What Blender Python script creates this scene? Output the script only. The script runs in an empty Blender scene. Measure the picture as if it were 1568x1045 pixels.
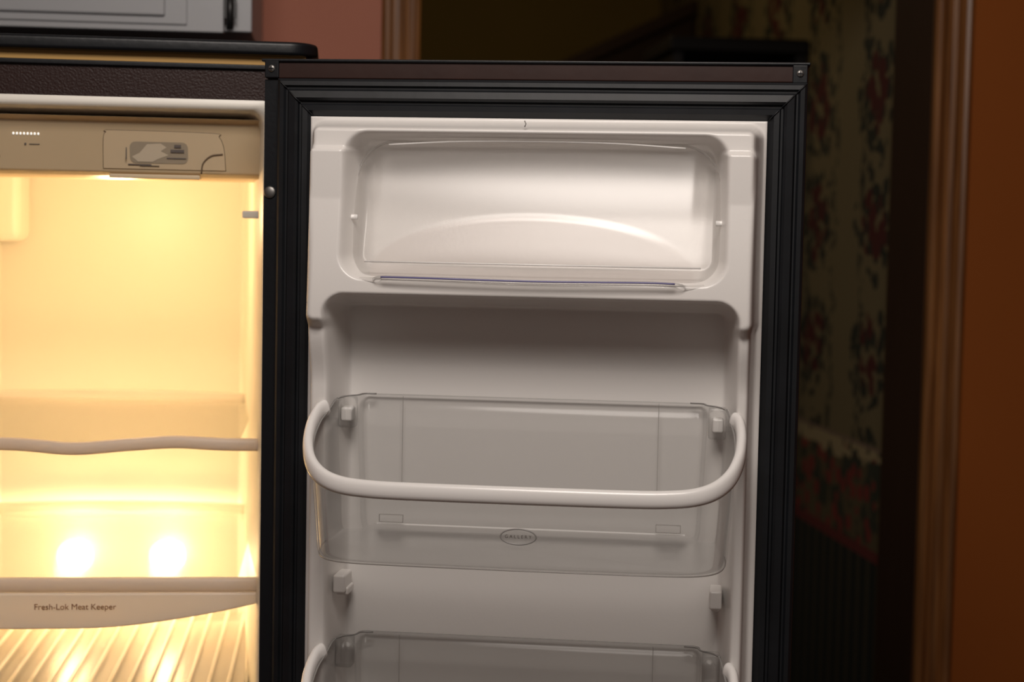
import bpy, bmesh, math
from mathutils import Vector, Matrix
D=bpy.data; SC=bpy.context.scene
try:
    SC.view_settings.view_transform='Standard'
except Exception: pass
COL=bpy.context.collection

# ---------------------------------------------------------------- materials
def new_mat(name):
    m=D.materials.new(name); m.use_nodes=True
    nt=m.node_tree; nt.nodes.clear()
    o=nt.nodes.new('ShaderNodeOutputMaterial')
    return m,nt,o
def pmat(name,col,rough=0.5,metal=0.0,spec=0.5,noise=0.0,nscale=20,bump=0.0,bscale=60,emis=None,estr=0,stretch=None,transl=0):
    m,nt,o=new_mat(name)
    b=nt.nodes.new('ShaderNodeBsdfPrincipled')
    b.inputs['Roughness'].default_value=rough; b.inputs['Metallic'].default_value=metal
    b.inputs['Specular IOR Level'].default_value=spec
    tc=nt.nodes.new('ShaderNodeTexCoord'); mp=nt.nodes.new('ShaderNodeMapping')
    nt.links.new(tc.outputs['Object'],mp.inputs[0])
    if stretch: mp.inputs['Scale'].default_value=stretch
    n=nt.nodes.new('ShaderNodeTexNoise'); n.inputs['Scale'].default_value=nscale; n.inputs['Detail'].default_value=3
    nt.links.new(mp.outputs[0],n.inputs['Vector'])
    mx=nt.nodes.new('ShaderNodeMix'); mx.data_type='RGBA'
    mx.inputs['A'].default_value=(*[c*(1-noise) for c in col],1); mx.inputs['B'].default_value=(*[min(1,c*(1+noise)) for c in col],1)
    nt.links.new(n.outputs['Fac'],mx.inputs['Factor']); nt.links.new(mx.outputs['Result'],b.inputs['Base Color'])
    if bump>0:
        n2=nt.nodes.new('ShaderNodeTexNoise'); n2.inputs['Scale'].default_value=bscale; n2.inputs['Detail'].default_value=2
        nt.links.new(mp.outputs[0],n2.inputs['Vector'])
        bp=nt.nodes.new('ShaderNodeBump'); bp.inputs['Strength'].default_value=bump; bp.inputs['Distance'].default_value=0.002
        nt.links.new(n2.outputs['Fac'],bp.inputs['Height']); nt.links.new(bp.outputs[0],b.inputs['Normal'])
    if emis:
        b.inputs['Emission Color'].default_value=(*emis,1); b.inputs['Emission Strength'].default_value=estr
    if transl>0:
        t=nt.nodes.new('ShaderNodeBsdfTranslucent'); nt.links.new(mx.outputs['Result'],t.inputs[0])
        ms=nt.nodes.new('ShaderNodeMixShader'); ms.inputs[0].default_value=transl
        nt.links.new(b.outputs[0],ms.inputs[1]); nt.links.new(t.outputs[0],ms.inputs[2]); nt.links.new(ms.outputs[0],o.inputs[0])
    else:
        nt.links.new(b.outputs[0],o.inputs[0])
    return m
def clear_mat(name,tint=(.93,.93,.94),milk=0.06,milkcol=(.8,.8,.8),gloss=1.0,rough=0.06,base=0.02,ell=None):
    m,nt,o=new_mat(name)
    t=nt.nodes.new('ShaderNodeBsdfTransparent'); t.inputs[0].default_value=(*tint,1)
    d=nt.nodes.new('ShaderNodeBsdfDiffuse'); d.inputs[0].default_value=(*milkcol,1)
    g=nt.nodes.new('ShaderNodeBsdfGlossy'); g.inputs['Roughness'].default_value=rough
    fr=nt.nodes.new('ShaderNodeLayerWeight'); fr.inputs['Blend'].default_value=0.25
    ml=nt.nodes.new('ShaderNodeMath'); ml.operation='MULTIPLY_ADD'; ml.inputs[1].default_value=gloss*.6; ml.inputs[2].default_value=base
    ml.use_clamp=True
    nt.links.new(fr.outputs['Fresnel'],ml.inputs[0])
    m1=nt.nodes.new('ShaderNodeMixShader'); m1.inputs[0].default_value=milk
    nt.links.new(t.outputs[0],m1.inputs[1]); nt.links.new(d.outputs[0],m1.inputs[2])
    if ell:   # pinkish milky ellipse: a room reflection painted into the lid
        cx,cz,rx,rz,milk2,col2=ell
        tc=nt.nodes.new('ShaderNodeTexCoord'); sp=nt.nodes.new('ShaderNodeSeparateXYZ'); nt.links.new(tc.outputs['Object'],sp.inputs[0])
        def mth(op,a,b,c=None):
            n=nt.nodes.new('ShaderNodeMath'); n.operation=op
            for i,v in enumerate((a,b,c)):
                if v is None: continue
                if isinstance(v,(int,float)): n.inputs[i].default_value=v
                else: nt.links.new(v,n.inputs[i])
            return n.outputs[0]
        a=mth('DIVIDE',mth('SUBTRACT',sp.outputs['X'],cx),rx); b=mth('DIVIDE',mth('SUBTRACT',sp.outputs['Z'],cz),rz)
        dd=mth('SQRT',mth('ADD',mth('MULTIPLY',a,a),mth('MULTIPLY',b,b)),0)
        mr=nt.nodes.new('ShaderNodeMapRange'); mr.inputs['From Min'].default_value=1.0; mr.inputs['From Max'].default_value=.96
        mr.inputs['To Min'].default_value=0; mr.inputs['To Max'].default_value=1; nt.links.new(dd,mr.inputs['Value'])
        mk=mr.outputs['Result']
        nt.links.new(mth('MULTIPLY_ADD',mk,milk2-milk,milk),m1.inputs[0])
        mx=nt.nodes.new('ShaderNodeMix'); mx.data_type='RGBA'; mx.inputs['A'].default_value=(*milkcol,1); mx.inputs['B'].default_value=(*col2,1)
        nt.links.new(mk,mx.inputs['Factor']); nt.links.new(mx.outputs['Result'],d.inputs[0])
    m2=nt.nodes.new('ShaderNodeMixShader'); nt.links.new(ml.outputs[0],m2.inputs[0])
    nt.links.new(m1.outputs[0],m2.inputs[1]); nt.links.new(g.outputs[0],m2.inputs[2])
    nt.links.new(m2.outputs[0],o.inputs[0])
    return m
M_white=pmat('white_liner_plastic',(.78,.755,.73),.28,noise=.015,nscale=8,bump=.03,bscale=300)
M_rim=pmat('white_rim_plastic',(.88,.86,.84),.22)
M_gasket=pmat('black_gasket_rubber',(.007,.0080,.010),.5,spec=.35,noise=.5,nscale=30,bump=.15,bscale=40)
M_black=pmat('black_door_enamel',(.005,.006,.008),.4,spec=.4,bump=.1,bscale=120)
M_blackb=pmat('black_textured_steel',(.024,.009,.007),.45,spec=.3,bump=.3,bscale=420)
M_brownblk=pmat('door_cap_brown_black',(.026,.009,.006),.5,spec=.3,noise=.3,bump=.1)
M_tan=pmat('tan_strip',(.50,.29,.08),.6)
M_screw=pmat('screw_metal',(.22,.21,.20),.45,metal=.9)
M_int=pmat('cream_liner_plastic',(.90,.865,.78),.38,noise=.01,bump=.03,bscale=200)
M_panel=pmat('beige_control_plastic',(.66,.51,.32),.42,noise=.02)
M_panel2=pmat('beige_flap_plastic',(.70,.55,.36),.38,noise=.02)
M_dark=pmat('dark_groove',(.16,.11,.07),.6)
M_print=pmat('printed_ink',(.10,.08,.07),.6)
M_led=pmat('white_led',(.9,.9,.9),.3,emis=(1,.97,.9),estr=.6)
M_trimgrey=pmat('shelf_trim_plastic',(.84,.78,.72),.4,transl=.45)
M_meat=pmat('drawer_handle_plastic',(.94,.90,.85),.35,transl=.5)
M_clear=clear_mat('clear_bin_plastic',tint=(.968,.968,.966),milk=.03,milkcol=(.75,.73,.72),gloss=.42,rough=.15,base=.008)
M_edge=pmat('clear_plastic_edge',(.26,.25,.24),.25)
M_edge2=pmat('clear_plastic_fold',(.36,.34,.32),.2)
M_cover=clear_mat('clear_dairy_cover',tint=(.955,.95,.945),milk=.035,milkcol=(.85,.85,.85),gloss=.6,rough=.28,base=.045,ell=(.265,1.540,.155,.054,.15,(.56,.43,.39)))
M_lid=clear_mat('clear_lid_trim',tint=(.96,.955,.95),milk=.10,milkcol=(.85,.85,.85),gloss=1,rough=.08,base=.05)
M_glass=clear_mat('shelf_glass',tint=(.97,.98,.96),milk=.03,milkcol=(.9,.85,.7),gloss=1.0,rough=.10,base=.03)
M_drawer=clear_mat('clear_drawer_plastic',tint=(.97,.96,.94),milk=.12,milkcol=(.95,.85,.7),gloss=.5,rough=.25)
M_blue=pmat('violet_edge_strip',(.14,.13,.30),.3)
M_cab=pmat('cabinet_white_paint',(.38,.385,.40),.4,noise=.02)
M_pink=pmat('salmon_wall_paint',(.45,.175,.115),.85,noise=.04,nscale=4)
M_salmon_dim=pmat('salmon_wall_dim',(.29,.082,.014),.85,spec=.2,noise=.06,nscale=3)  # salmon paint again, with its dimmer, warmer light put into the colour
M_olive=pmat('olive_wall_paint',(.32,.22,.065),.9,noise=.1,nscale=4)
M_jamb=pmat('dark_jamb_wood',(.045,.020,.009),.6,noise=.2,nscale=8,stretch=(12,12,1))
M_hand=pmat('stair_wood',(.035,.015,.008),.6,noise=.2,nscale=8)
M_book=pmat('bookcase_black_wood',(.012,.009,.008),.6,noise=.2)
M_ceil=pmat('ceiling_paint',(.6,.56,.5),.9,noise=.02)
M_floor=pmat('floor_wood',(.16,.08,.04),.45,noise=.3,nscale=6,stretch=(12,1,1))
M_hinge=pmat('hinge_black',(.01,.01,.01),.4)
M_bulb=pmat('lamp_glass',(1,.9,.7),.4,emis=(1,.86,.58),estr=6)

def wood_mat():
    m,nt,o=new_mat('casing_oak')
    b=nt.nodes.new('ShaderNodeBsdfPrincipled'); b.inputs['Roughness'].default_value=.38
    tc=nt.nodes.new('ShaderNodeTexCoord'); mp=nt.nodes.new('ShaderNodeMapping'); mp.inputs['Scale'].default_value=(40,40,1.5)
    nt.links.new(tc.outputs['Object'],mp.inputs[0])
    n=nt.nodes.new('ShaderNodeTexNoise'); n.inputs['Scale'].default_value=3; n.inputs['Detail'].default_value=5
    nt.links.new(mp.outputs[0],n.inputs['Vector'])
    r=nt.nodes.new('ShaderNodeValToRGB'); e=r.color_ramp.elements
    e[0].position=.3; e[0].color=(.12,.045,.013,1); e[1].position=.7; e[1].color=(.30,.13,.04,1)
    nt.links.new(n.outputs['Fac'],r.inputs[0]); nt.links.new(r.outputs[0],b.inputs['Base Color'])
    nt.links.new(b.outputs[0],o.inputs[0]); return m
M_wood=wood_mat()

def wallpaper_mat():
    m,nt,o=new_mat('floral_wallpaper')
    L=nt.links
    def node(t): return nt.nodes.new(t)
    def math_(op,a,b=None,c=None,clamp=False):
        n=node('ShaderNodeMath'); n.operation=op; n.use_clamp=clamp
        for i,v in enumerate((a,b,c)):
            if v is None: continue
            if isinstance(v,(int,float)): n.inputs[i].default_value=v
            else: L.new(v,n.inputs[i])
        return n.outputs[0]
    def mixc(f,a,b):
        n=node('ShaderNodeMix'); n.data_type='RGBA'
        L.new(f,n.inputs['Factor'])
        for k,v in (('A',a),('B',b)):
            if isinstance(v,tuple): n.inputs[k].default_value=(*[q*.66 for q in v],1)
            else: L.new(v,n.inputs[k])
        return n.outputs['Result']
    tc=node('ShaderNodeTexCoord'); sp=node('ShaderNodeSeparateXYZ'); L.new(tc.outputs['Object'],sp.inputs[0])
    Y=sp.outputs['Y']; Z=sp.outputs['Z']
    nz=node('ShaderNodeTexNoise'); nz.inputs['Scale'].default_value=22; nz.inputs['Detail'].default_value=2; L.new(tc.outputs['Object'],nz.inputs['Vector'])
    N1=nz.outputs['Fac']
    nz2=node('ShaderNodeTexNoise'); nz2.inputs['Scale'].default_value=55; nz2.inputs['Detail'].default_value=1; L.new(tc.outputs['Object'],nz2.inputs['Vector'])
    N2=nz2.outputs['Fac']
    vo=node('ShaderNodeTexVoronoi'); vo.inputs['Scale'].default_value=32; L.new(tc.outputs['Object'],vo.inputs['Vector'])
    V=vo.outputs['Distance']
    vf=node('ShaderNodeTexVoronoi'); vf.inputs['Scale'].default_value=24; L.new(tc.outputs['Object'],vf.inputs['Vector'])
    VF=vf.outputs['Distance']
    cy,cz=.36,.235
    a=math_('SUBTRACT',math_('FRACT',math_('DIVIDE',math_('SUBTRACT',Y,1.20-cy/2),cy)),.5)
    b=math_('SUBTRACT',math_('FRACT',math_('DIVIDE',math_('SUBTRACT',Z,1.61-cz/2),cz)),.5)
    a=math_('MULTIPLY',a,cy*.62); b=math_('MULTIPLY',b,cz*.62)
    dist=math_('SQRT',math_('ADD',math_('MULTIPLY',a,a),math_('MULTIPLY',b,b)))
    dd=math_('ADD',dist,math_('MULTIPLY',math_('SUBTRACT',N1,.5),.06))
    flower=math_('LESS_THAN',dd,.042)
    fl=math_('MULTIPLY',flower,math_('LESS_THAN',VF,.56))
    leafz=math_('LESS_THAN',dd,.066)
    leaf=math_('MULTIPLY',leafz,math_('LESS_THAN',V,.52))
    vs=math_('ABSOLUTE',math_('ADD',math_('SUBTRACT',math_('FRACT',math_('DIVIDE',math_('SUBTRACT',Y,1.17),cy/2)),.5),math_('MULTIPLY',math_('SINE',math_('MULTIPLY',Z,40)),.05)))
    vine=math_('MULTIPLY',math_('LESS_THAN',vs,.09),math_('GREATER_THAN',N2,.50))
    st=math_('LESS_THAN',math_('FRACT',math_('DIVIDE',Y,.0275)),.28)
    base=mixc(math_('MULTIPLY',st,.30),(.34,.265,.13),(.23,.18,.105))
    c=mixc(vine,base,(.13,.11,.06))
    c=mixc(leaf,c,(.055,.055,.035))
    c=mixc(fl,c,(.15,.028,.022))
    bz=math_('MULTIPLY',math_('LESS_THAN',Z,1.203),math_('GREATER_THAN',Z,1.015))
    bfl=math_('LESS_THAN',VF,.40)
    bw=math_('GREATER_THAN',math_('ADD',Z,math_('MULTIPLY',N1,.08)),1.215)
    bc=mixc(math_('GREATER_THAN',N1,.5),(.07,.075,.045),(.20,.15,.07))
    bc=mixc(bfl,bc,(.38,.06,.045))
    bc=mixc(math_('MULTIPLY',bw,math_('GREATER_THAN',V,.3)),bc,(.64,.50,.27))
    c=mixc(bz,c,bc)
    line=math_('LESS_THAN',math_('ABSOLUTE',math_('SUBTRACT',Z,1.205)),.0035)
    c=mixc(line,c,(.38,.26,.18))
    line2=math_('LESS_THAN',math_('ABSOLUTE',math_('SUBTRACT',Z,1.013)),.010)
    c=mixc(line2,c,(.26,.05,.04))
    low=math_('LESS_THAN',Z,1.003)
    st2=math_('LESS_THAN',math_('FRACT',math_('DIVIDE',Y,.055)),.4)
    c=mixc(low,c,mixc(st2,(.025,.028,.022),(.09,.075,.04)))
    bs=node('ShaderNodeBsdfPrincipled'); bs.inputs['Roughness'].default_value=.85
    L.new(c,bs.inputs['Base Color']); L.new(bs.outputs[0],o.inputs[0])
    return m
M_paper=wallpaper_mat()

# ---------------------------------------------------------------- mesh helpers
def finish(name,bm,mat,parent=None,smooth=False,bevel=0,mats=None,seg=3):
    me=D.meshes.new(name); bm.normal_update(); bm.to_mesh(me); bm.free()
    ob=D.objects.new(name,me); COL.objects.link(ob)
    for mm in (mats or [mat]): me.materials.append(mm)
    if smooth:
        for p in me.polygons: p.use_smooth=True
    if bevel>0:
        b=ob.modifiers.new('bevel','BEVEL'); b.width=bevel; b.segments=seg; b.limit_method='ANGLE'
        for p in me.polygons: p.use_smooth=True
        w=ob.modifiers.new('wn','WEIGHTED_NORMAL'); w.keep_sharp=True
    if parent: ob.parent=parent
    return ob
def empty(name,loc=(0,0,0),rz=0):
    e=D.objects.new(name,None); COL.objects.link(e); e.location=loc; e.rotation_euler=(0,0,rz); e.empty_display_size=.05
    return e
def addbox(bm,x0,x1,y0,y1,z0,z1):
    vs=[bm.verts.new((x,y,z)) for x in (x0,x1) for y in (y0,y1) for z in (z0,z1)]
    for f in ((0,1,3,2),(4,6,7,5),(0,4,5,1),(2,3,7,6),(0,2,6,4),(1,5,7,3)):
        bm.faces.new([vs[i] for i in f])
def box(name,x0,x1,y0,y1,z0,z1,mat,parent=None,bevel=0):
    bm=bmesh.new(); addbox(bm,min(x0,x1),max(x0,x1),min(y0,y1),max(y0,y1),min(z0,z1),max(z0,z1))
    bmesh.ops.recalc_face_normals(bm,faces=bm.faces)
    return finish(name,bm,mat,parent,bevel=bevel)
def grid(name,pts,mat,parent=None,smooth=True,closed_u=False):
    bm=bmesh.new(); R=[[bm.verts.new(p) for p in row] for row in pts]
    n=len(R[0])
    for i in range(len(R)-1):
        for j in range(n if closed_u else n-1):
            k=(j+1)%n
            bm.faces.new((R[i][j],R[i][k],R[i+1][k],R[i+1][j]))
    return finish(name,bm,mat,parent,smooth)
def rrect(x0,x1,z0,z1,r,n=6):
    pts=[]
    for cx,cz,a0 in ((x1-r,z1-r,0),(x0+r,z1-r,90),(x0+r,z0+r,180),(x1-r,z0+r,270)):
        for i in range(n+1):
            a=math.radians(a0+90*i/n); pts.append((cx+r*math.cos(a),cz+r*math.sin(a)))
    return pts
def prism(name,pts,y0,y1,mat,parent=None,bevel=0,axis='y'):
    bm=bmesh.new()
    def P(a,b,c): return (a,c,b) if axis=='y' else ((a,b,c) if axis=='z' else (c,a,b))
    A=[bm.verts.new(P(x,z,y0)) for x,z in pts]; B=[bm.verts.new(P(x,z,y1)) for x,z in pts]
    bm.faces.new(A); bm.faces.new(B[::-1])
    for i in range(len(pts)):
        j=(i+1)%len(pts); bm.faces.new((A[j],A[i],B[i],B[j]))
    bmesh.ops.recalc_face_normals(bm,faces=bm.faces)
    return finish(name,bm,mat,parent,bevel=bevel)
def sphere(name,c,r,mat,parent=None,sc=(1,1,1)):
    bm=bmesh.new(); bmesh.ops.create_uvsphere(bm,u_segments=24,v_segments=14,radius=1)
    for v in bm.verts: v.co=Vector((v.co.x*r*sc[0]+c[0],v.co.y*r*sc[1]+c[1],v.co.z*r*sc[2]+c[2]))
    return finish(name,bm,mat,parent,smooth=True)
def tube(name,path,rx,rz,mat,parent=None,n=14,sq=1.0,closed=False):
    pts=[Vector(p) for p in path]; rows=[]
    m=len(pts)
    for i,p in enumerate(pts):
        if closed: t=pts[(i+1)%m]-pts[i-1]
        else: t=pts[min(i+1,m-1)]-pts[max(i-1,0)]
        t.normalize()
        h=Vector((t.y,-t.x,0)); 
        h=h.normalized() if h.length>1e-6 else Vector((1,0,0))
        up=h.cross(t).normalized()
        if up.z<0: up=-up
        row=[]
        for k in range(n):
            a=2*math.pi*k/n; ca,sa=math.cos(a),math.sin(a)
            ca=math.copysign(abs(ca)**sq,ca); sa=math.copysign(abs(sa)**sq,sa)
            row.append(p+h*(rx*ca)+up*(rz*sa))
        rows.append(row)
    if closed: rows.append(rows[0])
    bm=bmesh.new(); R=[[bm.verts.new(p) for p in row] for row in rows]
    for i in range(len(R)-1):
        for j in range(n):
            k=(j+1)%n; bm.faces.new((R[i][j],R[i][k],R[i+1][k],R[i+1][j]))
    if not closed:
        bm.faces.new(R[0]); bm.faces.new(R[-1][::-1])
    else: bmesh.ops.remove_doubles(bm,verts=bm.verts,dist=1e-6)
    bmesh.ops.recalc_face_normals(bm,faces=bm.faces)
    return finish(name,bm,mat,parent,smooth=True)
def catmull(P,n=8):
    P=[Vector(p) for p in P]; out=[]
    Q=[P[0]*2-P[1]]+P+[P[-1]*2-P[-2]]
    for i in range(1,len(Q)-2):
        a,b,c,d=Q[i-1],Q[i],Q[i+1],Q[i+2]
        for k in range(n):
            t=k/n
            out.append(.5*((2*b)+(c-a)*t+(2*a-5*b+4*c-d)*t*t+(3*b-a-3*c+d)*t**3))
    out.append(P[-1]); return out
def text(name,s,loc,size,mat,parent=None,rot=(math.radians(90),0,0)):
    c=D.curves.new(name,'FONT'); c.body=s; c.size=size; c.extrude=.0002; c.align_x='CENTER'; c.align_y='CENTER'
    c.materials.append(mat); o=D.objects.new(name,c); COL.objects.link(o); o.location=loc; o.rotation_euler=rot
    if parent: o.parent=parent
    return o
def ss(a,b,x):
    t=min(1,max(0,(x-a)/(b-a))); return t*t*(3-2*t)
def sdr(x,z,x0,x1,z0,z1,r):
    cx,cz=(x0+x1)/2,(z0+z1)/2; hx,hz=(x1-x0)/2-r,(z1-z0)/2-r
    dx,dz=abs(x-cx)-hx,abs(z-cz)-hz
    return math.hypot(max(dx,0),max(dz,0))+min(max(dx,dz),0)-r
def mix(a,b,t): return a+(b-a)*t

# ================================================================= REFRIGERATOR DOOR
A=math.radians(12.7)
door=empty('refrigerator_door',(0,-.10,0),-A)
U0,U1,ZT,ZB=-.0072,.518,1.7415,.09
box('outer_panel',U0,U1,.012,.062,ZB,ZT,M_black,door,bevel=.004)
def ring(name,o,i,w0,w1,mat,parent):
    bm=bmesh.new()
    addbox(bm,o[0],i[0],-w1,-w0,o[2],o[3]); addbox(bm,i[1],o[1],-w1,-w0,o[2],o[3])
    addbox(bm,i[0],i[1],-w1,-w0,i[3],o[3]); addbox(bm,i[0],i[1],-w1,-w0,o[2],i[2])
    return finish(name,bm,mat,parent)
ring('edge_frame',(U0+.0015,U1-.0015,ZB,1.7225),(.040,.485,.13,1.690),-.012,0,M_black,door)
box('top_cap',U0+.002,U1-.001,-.0015,.0119,1.7235,1.7412,M_brownblk,door,bevel=.0015)
box('top_cap_lip',U0-.001,U1+.001,-.004,.03,1.7395,1.7425,M_black,door,bevel=.001)
for i,(uu,zz) in enumerate(((.002,1.733),(.5095,1.732))):
    bx=box('cap_bracket_%d'%i,uu-.007,uu+.007,-.004,0,zz-.009,zz+.008,M_black,door,bevel=.001)
    sphere('cap_screw_%d'%i,(uu,-.0045,zz),.0034,M_screw,door,(1,.4,1))
    bm=bmesh.new(); addbox(bm,uu-.0024,uu+.0024,-.0064,-.0057,zz-.0004,zz+.0004); addbox(bm,uu-.0004,uu+.0004,-.0064,-.0057,zz-.0024,zz+.0024); finish('cap_screw_slot_%d'%i,bm,M_black,door)
sphere('hinge_side_screw',(.0005,-.001,1.613),.0060,M_screw,door,(1,.35,1))
go=(.009,.517,.10,1.7235)
prof=[(0,.000),(.0005,.008),(.003,.0105),(.007,.011),(.009,.0085),(.0105,.0085),(.0125,.013),(.019,.0145),(.0215,.0125),(.0225,.0095),(.0245,.0095),(.026,.013),(.031,.0125),(.034,.009),(.0375,.004)]
rows=[]
for d,h in prof:
    x0,x1,z0,z1=go[0]+d,go[1]-d,go[2]+d,go[3]-d
    r=[]
    for (ax,az),(bx_,bz) in (((x0,z0),(x1,z0)),((x1,z0),(x1,z1)),((x1,z1),(x0,z1)),((x0,z1),(x0,z0))):
        for k in range(24): r.append((ax+(bx_-ax)*k/24,-h,az+(bz-az)*k/24))
    rows.append(r)
g=grid('magnetic_gasket',rows,M_gasket,door,smooth=False,closed_u=True)
for i,(cx,cz,sx,sz) in enumerate(((go[0],go[3],1,-1),(go[1],go[3],-1,-1))):
    p=[Vector((cx+sx*(.001+d),-(h+.0006),cz+sz*(.001+d))) for d,h in prof[1:-1]]
    tube('gasket_mitre_%d'%i,p,.0007,.0007,M_gasket,door,n=6)

# ---- thermoformed liner (height field)
LU0,LU1,LZ0,LZ1=.0435,.4800,.14,1.6865
def liner_w(u,z):
    Hlow=.044+.014*ss(1.43,1.485,z)
    lo=sdr(u,z,.0478,.4738,.16,1.66,.010)
    w=mix(.012,Hlow,1-ss(-.007,.0005,lo))
    wob=.0015*math.sin((z-1.49)/.19*math.pi*1.6)
    uo=sdr(u,z,.0464+wob,.4775-wob*.3,1.4835,1.6838,.0150)
    Hup=mix(.071,.050,ss(1.50,1.685,z))
    k=1-ss(-.012,.0005,uo); w=mix(w,max(w,Hup),k)
    d1=sdr(u,z,.0845,.4455,1.532,1.6715,.024)
    zz=(z-1.532)/.14
    fl=mix(.024,.004,ss(0,.55,zz))+.016*ss(.70,1.0,zz)
    k=1-ss(-.013,.001,d1); w=mix(w,fl,k)
    d2=sdr(u,z,.0690,.4590,.18,1.5185,.022)
    fl2=mix(-.008,.012,ss(1.445,1.515,z))
    k=1-ss(-.013,.001,d2); w=mix(w,fl2,k)
    return w
us=[LU0+(LU1-LU0)*i/250 for i in range(251)]
zs=[]; z=LZ1
while z>1.08: zs.append(z); z-=.0018
while z>LZ0: zs.append(z); z-=.012
zs.append(LZ0)
rows=[[(u,-.002,LZ1+.0003) for u in us]]+[[(us[0]-.0004,-.002,z)]+[(u,-liner_w(u,z),z) for u in us]+[(us[-1]+.0004,-.002,z)] for z in zs]
rows[0]=[(us[0],-.002,LZ1)]+rows[0]+[(us[-1],-.002,LZ1)]
grid('inner_liner',rows,M_white,door)
box('liner_backing',.041,.484,.0105,.0118,.14,1.69,M_white,door)
tube('liner_top_notch',[(.2555,-.0505,1.682),(.2570,-.0515,1.6790),(.2558,-.0505,1.6765)],.0006,.0006,M_edge2,door,n=6)
for side in (0,1):
    u=.0815 if side==0 else .4435; zc=1.235
    box('support_lug',u-.0060,u+.0060,-.034,-.0,zc-.009,zc+.009,M_white,door,bevel=.0025)
    box('support_lug_step',u-.004,u+.008 if side==0 else u+.004,-.027,-.0,zc-.012,zc-.004,M_white,door,bevel=.002)
    u=.0835 if side==0 else .4415
    box('support_lug_upper',u-.0055,u+.0055,-.020,-.0,1.392,1.406,M_white,door,bevel=.0025)

# ---- dairy compartment cover
dc=empty('dairy_compartment_cover'); dc.parent=door
def cover_w(u,z):
    t=(z-1.534)/.128
    w=.060-.034*t**2.2 
    e=min(u-.089,.441-u)
    w-= .024*(1-ss(0,.034,e))**2
    w+=.0012*ss(1.05,.90,math.hypot((u-.265)/.155,(z-1.540)/.054))
    return w
CU=[.089+.352*i/160 for i in range(161)]
rows=[]
for i in range(101):
    t=i/100; r=[]
    for u in CU:
        e=min(u-.089,.441-u); R=.042
        top=1.661 if e>R else 1.661-(R-math.sqrt(max(0,R*R-(R-e)**2)))
        top+= .004*(1-((u-.265)/.176)**2)
        z=1.534+(top-1.534)*t
        r.append((u,-cover_w(u,z),z))
    rows.append(r)
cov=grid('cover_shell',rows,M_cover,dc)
per=[rows[i][0] for i in range(100)]+rows[100]+[rows[i][-1] for i in range(99,-1,-1)]
tube('cover_edge_bead',[Vector(p)+Vector((0,-.0006,0)) for p in per[::2]],.0012,.0012,M_lid,dc,n=8)
tube('cover_top_highlight',catmull([(.125,-.036,1.659),(.19,-.038,1.6625),(.265,-.038,1.6635),(.34,-.038,1.6625),(.405,-.036,1.659)]),.0012,.0009,M_rim,dc,n=8)  # white strip painting a highlight along the lid's top edge
lip=catmull([(.086,-.060,1.5335),(.105,-.064,1.5315),(.120,-.068,1.5315),(.127,-.073,1.5335),(.16,-.0745,1.5335),(.265,-.0755,1.5325),(.37,-.0745,1.5335),(.400,-.073,1.5325),(.408,-.068,1.5305),(.425,-.064,1.5315),(.444,-.060,1.5335)],6)
tube('cover_lip',lip,.0045,.0024,M_lid,dc,n=10)
tube('cover_lip_line',catmull([(.127,-.0780,1.5345),(.16,-.0795,1.5345),(.265,-.0805,1.5335),(.37,-.0795,1.5345),(.399,-.0780,1.534)],6),.0007,.0009,M_blue,dc,n=6)
tube('cover_step_line',[(.108,-.0615,1.5485),(.265,-.0655,1.5485),(.422,-.0615,1.5485)],.001,.0008,M_rim,dc,n=8)
for u in (.0905,.4395):
    tube('cover_pivot',[(u-.005,-.036,1.590),(u+.005,-.036,1.590)],.0026,.0026,M_rim,dc,n=12)

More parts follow.
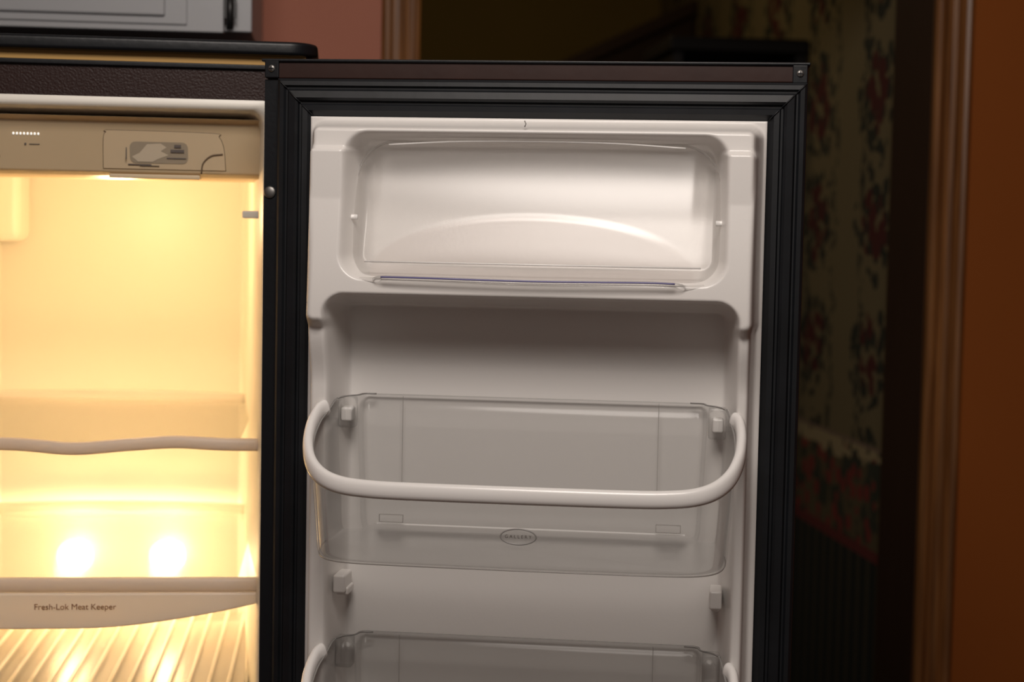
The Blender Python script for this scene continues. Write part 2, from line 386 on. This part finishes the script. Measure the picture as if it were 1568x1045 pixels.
# ================================================================= BINS
def make_bin(z0):
    b=empty('door_bin',(0,-.10,0),-A)
    dz=z0-1.418
    c=.2625
    half=[(c,-.004),( .16,-.004),(.112,-.004),(.100,-.004),(.0955,.001),(.0945,.008),(.0935,.014),(.0885,.017),(.082,.018),(.0765,.022),(.0735,.032),(.070,.050),(.067,.070),(.067,.090),(.072,.108),(.083,.121),(.100,.1285),(.125,.1315),(.17,.133),(c,.134)]
    hp=catmull([(u,w,0) for u,w in half],5)
    loop=[(p.x,p.y) for p in hp]+[(2*c-p.x,p.y) for p in hp[-2:0:-1]]
    def ztop(w): 
        pts=[(-1,1.418),(.012,1.418),(.030,1.414),(.045,1.405),(.06,1.399),(.08,1.387),(.10,1.372),(.115,1.360),(.125,1.353),(.134,1.349)]
        for (a,za),(bb,zb) in zip(pts,pts[1:]):
            if w<=bb: return mix(za,zb,(w-a)/(bb-a))
        return pts[-1][1]
    def pt(u,w,t):
        zt=ztop(w); zb=mix(1.288,1.273,ss(0,.134,w))
        z=mix(zb,zt,t)
        s=mix(.972,1.0,ss(0,1,t)**.8)
        if t<.10: s-=.018*(1-math.sqrt(1-(1-t/.10)**2))*1.0
        return (c+(u-c)*s,-(.04+(w-.04)*mix(.955,1,t) - (.006*(1-math.sqrt(1-(1-t/.1)**2)) if (t<.1 and w>.06) else 0)),z+dz)
    ts=[0,.01,.025,.045,.07,.10,.2,.4,.6,.8,1.0]
    bm=bmesh.new(); R=[[bm.verts.new(pt(u,w,t)) for u,w in loop] for t in ts]
    n=len(loop)
    for i in range(len(ts)-1):
        for j in range(n):
            k=(j+1)%n; bm.faces.new((R[i][j],R[i][k],R[i+1][k],R[i+1][j]))
    ff=bm.faces.new([bm.verts.new(v.co) for v in R[0]])
    bmesh.ops.recalc_face_normals(bm,faces=bm.faces)
    o=finish('clear_shell',bm,M_clear,b,smooth=True,mats=[M_clear,M_edge])
    o.data.polygons[-1].use_smooth=False
    bm=bmesh.new(); bm.from_mesh(o.data); bmesh.ops.remove_doubles(bm,verts=bm.verts,dist=1e-6); bmesh.ops.recalc_face_normals(bm,faces=bm.faces); bm.to_mesh(o.data); bm.free()
    for e_ in o.data.edges:
        pass
    m=o.modifiers.new('sol','SOLIDIFY'); m.thickness=.0020; m.offset=-1; m.material_offset_rim=1
    left=[Vector(pt(p.x,p.y,.015)) for p in hp if p.y>.062]
    rightp=[Vector(pt(2*c-p.x,p.y,.015)) for p in hp if p.y>.062][::-1]
    tube('floor_fold',left+rightp[1:],.0006,.0006,M_edge2,b,n=6)
    half=[(.0690,.042,1.4075),(.0645,.050,1.4045),(.0625,.062,1.3985),(.0620,.078,1.3885),(.0645,.096,1.3750),(.0720,.112,1.3620),(.0850,.124,1.3525),(.1030,.131,1.3470),(.128,.1345,1.3447),(.165,.1363,1.3440),(c,.1380,1.3440)]
    P=half+[(2*c-u,w,z) for u,w,z in half[-2::-1]]
    path=catmull([(u,-w,z+dz) for u,w,z in P],6)
    tube('white_rim',path,.0050,.0082,M_rim,b,n=18,sq=.85)
    for u in (.136,.385):
        box('seam',u-.00025,u+.00025,-.0016,-.0010,1.332+dz,1.4165+dz,M_edge2,b)
    box('rear_floor_edge',.112,.413,-.0030,-.0012,1.2900+dz,1.2912+dz,M_rim,b)
    for u in (.128,.397):
        bm=bmesh.new(); zc=1.298+dz
        addbox(bm,u-.012,u+.012,-.014,-.012,zc-.004,zc-.0033); addbox(bm,u-.012,u+.012,-.014,-.012,zc+.0033,zc+.004)
        addbox(bm,u-.012,u-.0113,-.014,-.012,zc-.003,zc+.003); addbox(bm,u+.0113,u+.012,-.014,-.012,zc-.003,zc+.003)
        finish('retaining_clip',bm,M_edge2,b)
    for s in (0,1):
        f=(lambda u:u) if s==0 else (lambda u:2*c-u)
        xs=sorted((f(.0755),f(.0925)))
        box('hook_bracket',xs[0],xs[1],-.022,-.005,1.386+dz,1.4165+dz,M_clear,b,bevel=.003)
        tube('hook_edge',catmull([(f(.110),-.003,1.4185+dz),(f(.098),-.006,1.4185+dz),(f(.094),-.014,1.4178+dz),(f(.084),-.0185,1.417+dz),(f(.0755),-.024,1.415+dz)],5),.0009,.0008,M_edge,b,n=6)
    zc=1.3065+dz
    bm=bmesh.new(); rws=[]
    for i in range(40):
        a=2*math.pi*i/40; rws.append([bm.verts.new((.2665+(.0160+.0007*math.cos(q))*math.cos(a),-.1345-.0008*math.sin(q),zc+(.0070+.0007*math.cos(q))*math.sin(a))) for q in [2*math.pi*k/8 for k in range(8)]])
    for i in range(40):
        for k in range(8): bm.faces.new((rws[i][k],rws[i][(k+1)%8],rws[(i+1)%40][(k+1)%8],rws[(i+1)%40][k]))
    finish('badge_ring',bm,M_edge,b,smooth=True)
    text('badge_text','G A L L E R Y',(.2665,-.1350,zc),.0042,M_print,b)
    return b
make_bin(1.418); make_bin(1.182)

# ================================================================= REFRIGERATOR
fr=empty('refrigerator')
XR=.042
IX0,IX1,IZ0,IZ1=-.43,-.0055,.25,1.7030
bm=bmesh.new()
addbox(bm,IX1,XR,0,.68,.02,1.745)
addbox(bm,-.87,IX0,0,.68,.02,1.745)
addbox(bm,IX0,IX1,0,.68,IZ1,1.745)
addbox(bm,IX0,IX1,0,.68,.02,IZ0)
addbox(bm,IX0,IX1,.56,.68,IZ0,IZ1)
finish('cabinet_shell',bm,M_blackb,fr)
box('freezer_door',-.868,-.448,-.075,-.006,.09,1.7415,M_blackb,fr,bevel=.01)
pts=[(-.875,.68),(-.875,-.006)]+[(.044-.03+.03*math.cos(math.radians(a)),.024+.03*math.sin(math.radians(a))) for a in range(-90,1,10)]+[(.044,.68)]
prism('top_cover',pts,1.7555,1.7700,M_black,fr,bevel=.004,axis='z')
box('top_tan_strip',-.86,.032,.006,.67,1.7452,1.7555,M_tan,fr)  # plain tan strip between body and top cover
box('front_jamb_lip',-.44,XR-.002,-.004,.0,1.7405,1.7455,M_black,fr,bevel=.001)
rows=[]
for y,ins,r in ((-.002,-.006,.012),(-.004,-.001,.012),(-.003,.003,.012),(.006,.006,.014),(.03,.010,.018),(.25,.028,.022),(.50,.046,.03),(.525,.056,.035)):
    rows.append([(x,y,z) for x,z in rrect(IX0+ins,IX1-ins,IZ0+ins,IZ1-min(ins,.012)-(0.02 if y>.04 else 0),r,8)])
bm=bmesh.new(); R=[[bm.verts.new(p) for p in r] for r in rows]
for i in range(len(R)-1):
    n=len(R[0])
    for j in range(n): k=(j+1)%n; bm.faces.new((R[i][j],R[i][k],R[i+1][k],R[i+1][j]))
bm.faces.new(R[-1])
li=finish('interior_liner',bm,M_int,fr,smooth=True)
li.data.polygons[-1].use_smooth=False
box('air_duct_cover',-.42,-.335,.44,.522,1.555,1.675,M_int,fr,bevel=.012)
prism('control_housing',[(.012,1.690),(.024,1.686),(.040,1.634),(.048,1.630),(.20,1.630),(.20,1.690)],IX0+.004,IX1-.008,M_panel,fr,bevel=.003,axis='x')
def fy(z): return .024+(1.686-z)/(1.686-1.634)*.016
def face_loop(name,pts,mat,rad,closed=True,off=.0006):
    return tube(name,[(x,fy(z)-off,z) for x,z in pts],rad,rad,mat,fr,n=6,closed=closed)
flap=[(-.1775,1.6375),(-.1765,1.668),(-.1735,1.6745),(-.166,1.6765),(-.066,1.6755),(-.058,1.672),(-.053,1.660),(-.0515,1.6375)]
fp=[(p.x,p.z) for p in catmull([(x,0,z) for x,z in flap],4)]
bm=bmesh.new()
A0=[bm.verts.new((x,fy(z)-.0012,z)) for x,z in fp]; B0=[bm.verts.new((x,fy(z)+.002,z)) for x,z in fp]
bm.faces.new(A0)
for i in range(len(fp)):
    j=(i+1)%len(fp); bm.faces.new((A0[i],A0[j],B0[j],B0[i]))
bmesh.ops.recalc_face_normals(bm,faces=bm.faces); finish('filter_door',bm,M_panel2,fr)
face_loop('filter_door_gap',fp,M_dark,.0007,closed=False,off=.0004)
face_loop('filter_thumb_cut',[(p.x,p.z) for p in catmull([(-.0765,0,1.6335),(-.0745,0,1.6445),(-.066,0,1.6525),(-.054,0,1.6545)],5)],M_dark,.0008,False,.0018)
bm=bmesh.new()
lab=rrect(-.150,-.090,1.6435,1.6655,.006,4)
bm.faces.new([bm.verts.new((x,fy(z)-.0017,z)) for x,z in lab]); finish('filter_label',bm,pmat('label_grey',(.40,.33,.24),.5),fr)
bm=bmesh.new()
fig=[(-.148,1.650),(-.140,1.654),(-.132,1.663),(-.118,1.664),(-.112,1.660),(-.118,1.656),(-.110,1.652),(-.121,1.648),(-.127,1.645),(-.142,1.645)]
bm.faces.new([bm.verts.new((x,fy(z)-.0020,z)) for x,z in fig]); finish('filter_label_hand',bm,pmat('label_light',(.66,.56,.42),.5),fr)
for i,(a,b_,c_,d_) in enumerate(((-.154,-.153,1.647,1.664),(-.108,-.094,1.655,1.658),(-.104,-.097,1.660,1.663),(-.152,-.128,1.6415,1.6425),(-.112,-.092,1.6485,1.6495),(-.140,-.120,1.6405,1.6412))):
    box('label_mark_%d'%i,a,b_,fy((c_+d_)/2)-.0024,fy((c_+d_)/2)-.0018,c_,d_,M_print,fr)
box('filter_lip',-.172,-.078,.0385,.060,1.6275,1.6320,M_panel2,fr,bevel=.001)
for i in range(8):
    x=-.268+i*.0036; sphere('level_led_%d'%i,(x,fy(1.671)-.0006,1.671),.0011,M_led,fr,(1,.5,1.3))
box('control_mark_a',-.2575,-.2555,fy(1.6605)-.0006,fy(1.6605)+.0006,1.6595,1.6615,M_print,fr)
box('control_mark_b',-.2525,-.242,fy(1.6605)-.0006,fy(1.6605)+.0006,1.6600,1.6608,M_print,fr)
for zz in (1.6475,1.672):
    face_loop('dial_ring',[(-.290+.007*math.cos(a),zz+.005*math.sin(a)) for a in [2*math.pi*i/20 for i in range(20)]],M_dark,.0003)
box('slide_clip',-.035,-.008,.06,.085,1.588,1.596,pmat('clip_grey',(.75,.80,.86),.4,transl=.5),fr,bevel=.002)

def shelf(name,z,wave):
    s=empty(name); s.parent=fr
    box('glass_pane',-.405,-.036,.035,.495,z-.002,z+.002,M_glass,s)
    P=[]
    for i in range(61):
        x=-.418+.406*i/60
        zo=0
        if wave: zo=-.0045*math.exp(-((x+.205)/.04)**2)+.0025*math.exp(-((x+.10)/.035)**2)+.001
        P.append((x,.028-(.006*math.exp(-((x+.21)/.08)**2) if wave else 0),z-.001+zo))
    tube('front_trim',P,.006,.0068 if wave else .0078,M_trimgrey,s,n=14,sq=.7)
    rear=[]
    for i in range(41):
        x=-.395+.345*i/40
        rear.append((x,.497,z+.003+.004*(1-((x+.22)/.175)**2)))
    tube('rear_trim',rear,.004,.007,M_meat,s,n=12,sq=.7)
    box('side_rail_left',-.417,-.403,.035,.50,z-.006,z+.003,M_meat,s,bevel=.002)
shelf('glass_shelf',1.348,True)
shelf('glass_shelf_lower',1.199,False)

dr=empty('meat_drawer'); dr.parent=fr
prf=[(-.418,1.190)]
for i in range(25):
    x=-.418+.404*i/24
    t=(x+.418)/.404
    prf.append((x,1.1535+ (0 if t<.55 else .0245*((t-.55)/.45)**1.8)-.002*math.sin(min(1,t/.8)*math.pi)))
prf+= [(-.014,1.190)]
prism('handle_front',prf,.022,.030,M_meat,dr,bevel=.0025)
text('drawer_label','Fresh-Lok Meat Keeper',(-.203,.0213,1.1755),.0088,pmat('brown_ink',(.25,.10,.04),.6),dr)
box('clear_front',-.412,-.026,.034,.0365,1.03,1.188,M_drawer,dr)
box('drawer_floor',-.412,-.032,.037,.48,1.062,1.066,M_drawer,dr)
M_rib=pmat('drawer_rib',(.95,.90,.80),.4)
bm=bmesh.new()
for i in range(17):
    x=-.40+i*.022
    addbox(bm,x-.0022,x+.0022,.045,.475,1.066,1.0695)
finish('floor_ribs',bm,M_rib,dr,bevel=.001)
box('lower_shelf',-.417,-.030,.03,.50,1.040,1.050,M_int,fr,bevel=.003)

for i,x in enumerate((-.270,-.150)):
    sphere('lamp_bulb_%d'%i,(x,.478,1.143),.023,M_bulb,fr,(1.05,.8,1.0))
sphere('lamp_bulb_top',(-.19,.30,1.642),.010,M_bulb,fr,(1.4,1,.7))
def point(name,loc,e,col,r=.03):
    l=D.lights.new(name,'POINT'); l.energy=e; l.color=col; l.shadow_soft_size=r
    o=D.objects.new(name,l); COL.objects.link(o); o.location=loc; return o
warm=(1,.62,.29)
point('lamp_light_1',(-.270,.43,1.143),.70,warm,.02)
point('lamp_light_2',(-.150,.43,1.143),.70,warm,.02)
point('lamp_glow_1',(-.270,.508,1.143),.15,(1,.72,.40),.006)
point('lamp_glow_2',(-.150,.508,1.143),.15,(1,.72,.40),.006)
point('lamp_light_top',(-.19,.25,1.585),1.30,warm,.02)

# ================================================================= ROOM
W=.75
box('wall_back_left',-1.7,.129,W,W+.18,0,2.6,M_pink)
box('wall_back_header',.129,1.025,W,W+.18,2.10,2.6,M_pink)
box('wall_back_right',1.025,1.9,W,W+.18,0,2.6,M_salmon_dim)
def casing(name,x0,x1,z1):
    w=x1-x0
    pf=[(x0,W-.001),(x0,W-.014),(x0+.1*w,W-.019),(x0+.22*w,W-.018),(x0+.28*w,W-.013),(x0+.45*w,W-.012),(x0+.55*w,W-.016),(x0+.62*w,W-.012),(x0+.8*w,W-.010),(x0+.9*w,W-.013),(x1,W-.008),(x1,W-.001)]
    return prism(name,pf,0,z1,M_wood,axis='z',bevel=.0008)
c1=casing('trim_1',.129,.186,2.10)
c2=casing('trim_2',.966,1.027,2.10)
box('door_1',.165,.186,W,W+.18,0,2.10,M_jamb)
box('trim_3',.966,1.025,W,W+.18,0,2.10,M_jamb)
box('trim_4',.129,1.027,W-.018,W-.001,2.10,2.16,M_wood)
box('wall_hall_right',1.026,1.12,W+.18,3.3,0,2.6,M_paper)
box('wall_hall_left',-.4,-.3,W+.18,3.3,0,2.6,M_olive)
box('wall_hall_back',-.4,1.12,3.3,3.4,0,2.6,M_olive)
box('floor',-1.7,1.9,-3.2,3.4,-.05,0,M_floor)
box('ceiling',-1.7,1.9,-3.2,3.4,2.6,2.65,M_ceil)
box('wall_left',-1.8,-1.7,-3.2,W+.18,0,2.6,M_pink)
box('wall_right',1.9,2.0,-3.2,W+.18,0,2.6,M_salmon_dim)

kc=empty('kitchen_wall_cabinet')
box('carcass',-.95,-.044,.42,W-.002,1.826,2.45,M_cab,kc,bevel=.002)
def cdoor(name,x0,x1,z0,z1):
    box(name,x0,x1,.400,.418,z0,z1,M_cab,kc,bevel=.002)
    box(name+'_frame_inner',x0+.045,x1-.045,.397,.401,z0+.008,z1-.05,M_cab,kc,bevel=.002)
    box(name+'_panel',x0+.072,x1-.072,.392,.398,z0+.018,z1-.061,M_cab,kc,bevel=.003)
cdoor('right_door',-.50,-.078,1.822,2.42)
cdoor('left_door',-.93,-.508,1.822,2.42)
tube('hinge_barrel',[(-.070,.396,1.826),(-.070,.396,1.875)],.0045,.0045,M_hinge,kc,n=12)
box('hinge_leaf',-.078,-.062,.3985,.400,1.84,1.87,M_hinge,kc,bevel=.0005)

bc=empty('bookcase')
box('side_l',.745,.765,1.66,1.95,0,1.955,M_book,bc); box('side_r',1.0,1.02,1.66,1.95,0,1.955,M_book,bc)
box('back',.765,1.0,1.93,1.95,0,1.955,M_book,bc); box('cornice',.735,1.024,1.645,1.955,1.955,1.985,M_book,bc,bevel=.006)
for i,zz in enumerate((.08,.45,.82,1.19,1.56)): box('shelf_%d'%i,.765,1.0,1.67,1.93,zz,zz+.02,M_book,bc)
stc=empty('staircase')
prism('side_panel',[(.35,0),(.35,1.866),(1.015,2.185),(1.015,0)],2.76,2.80,M_hand,stc)
prism('stringer_cap',[(.34,1.850),(.34,1.885),(1.018,2.212),(1.018,2.177)],2.745,2.815,M_jamb,stc)
for i in range(4):
    x=.42+i*.14; box('tread_%d'%i,x,x+.16,2.80,3.28,1.86+i*.067,1.885+i*.067,M_hand,stc)

# ================================================================= LIGHTS
def area(name,loc,target,e,size,col=(1,1,1)):
    l=D.lights.new(name,'AREA'); l.energy=e; l.size=size; l.color=col; l.shape='DISK'
    o=D.objects.new(name,l); COL.objects.link(o); o.location=loc
    o.rotation_euler=(Vector(target)-Vector(loc)).to_track_quat('-Z','Y').to_euler(); return o
area('kitchen_ceiling_light',(.08,-1.15,2.50),(.25,-.1,1.45),18.5,.65,(1,.91,.84))
area('hall_fill',(.2,1.7,2.55),(.75,2.3,1.5),1.5,.3,(1,.78,.46))  # added fill to lift the hall walls, no fixture of the hall
w=D.worlds.new('w'); SC.world=w; w.use_nodes=True
w.node_tree.nodes['Background'].inputs[0].default_value=(.97,.86,.78,1); w.node_tree.nodes['Background'].inputs[1].default_value=.12

# ================================================================= CAMERA
psi=math.radians(6);th=math.radians(3.6);ro=math.radians(1.1)
f=Vector((math.sin(psi)*math.cos(th),math.cos(psi)*math.cos(th),-math.sin(th)))
r=f.cross(Vector((0,0,1))).normalized();u=r.cross(f)
r2=r*math.cos(ro)+u*math.sin(ro);u2=u*math.cos(ro)-r*math.sin(ro)
cam=D.cameras.new('camera'); cam.lens=60; cam.sensor_width=36; cam.clip_start=.05
co=D.objects.new('camera',cam); COL.objects.link(co)
m=Matrix((( r2.x,u2.x,-f.x,.0636),(r2.y,u2.y,-f.y,-1.792),(r2.z,u2.z,-f.z,1.577),(0,0,0,1)))
co.matrix_world=m
cam.dof.use_dof=True; cam.dof.focus_distance=1.60; cam.dof.aperture_fstop=5.0
SC.camera=co
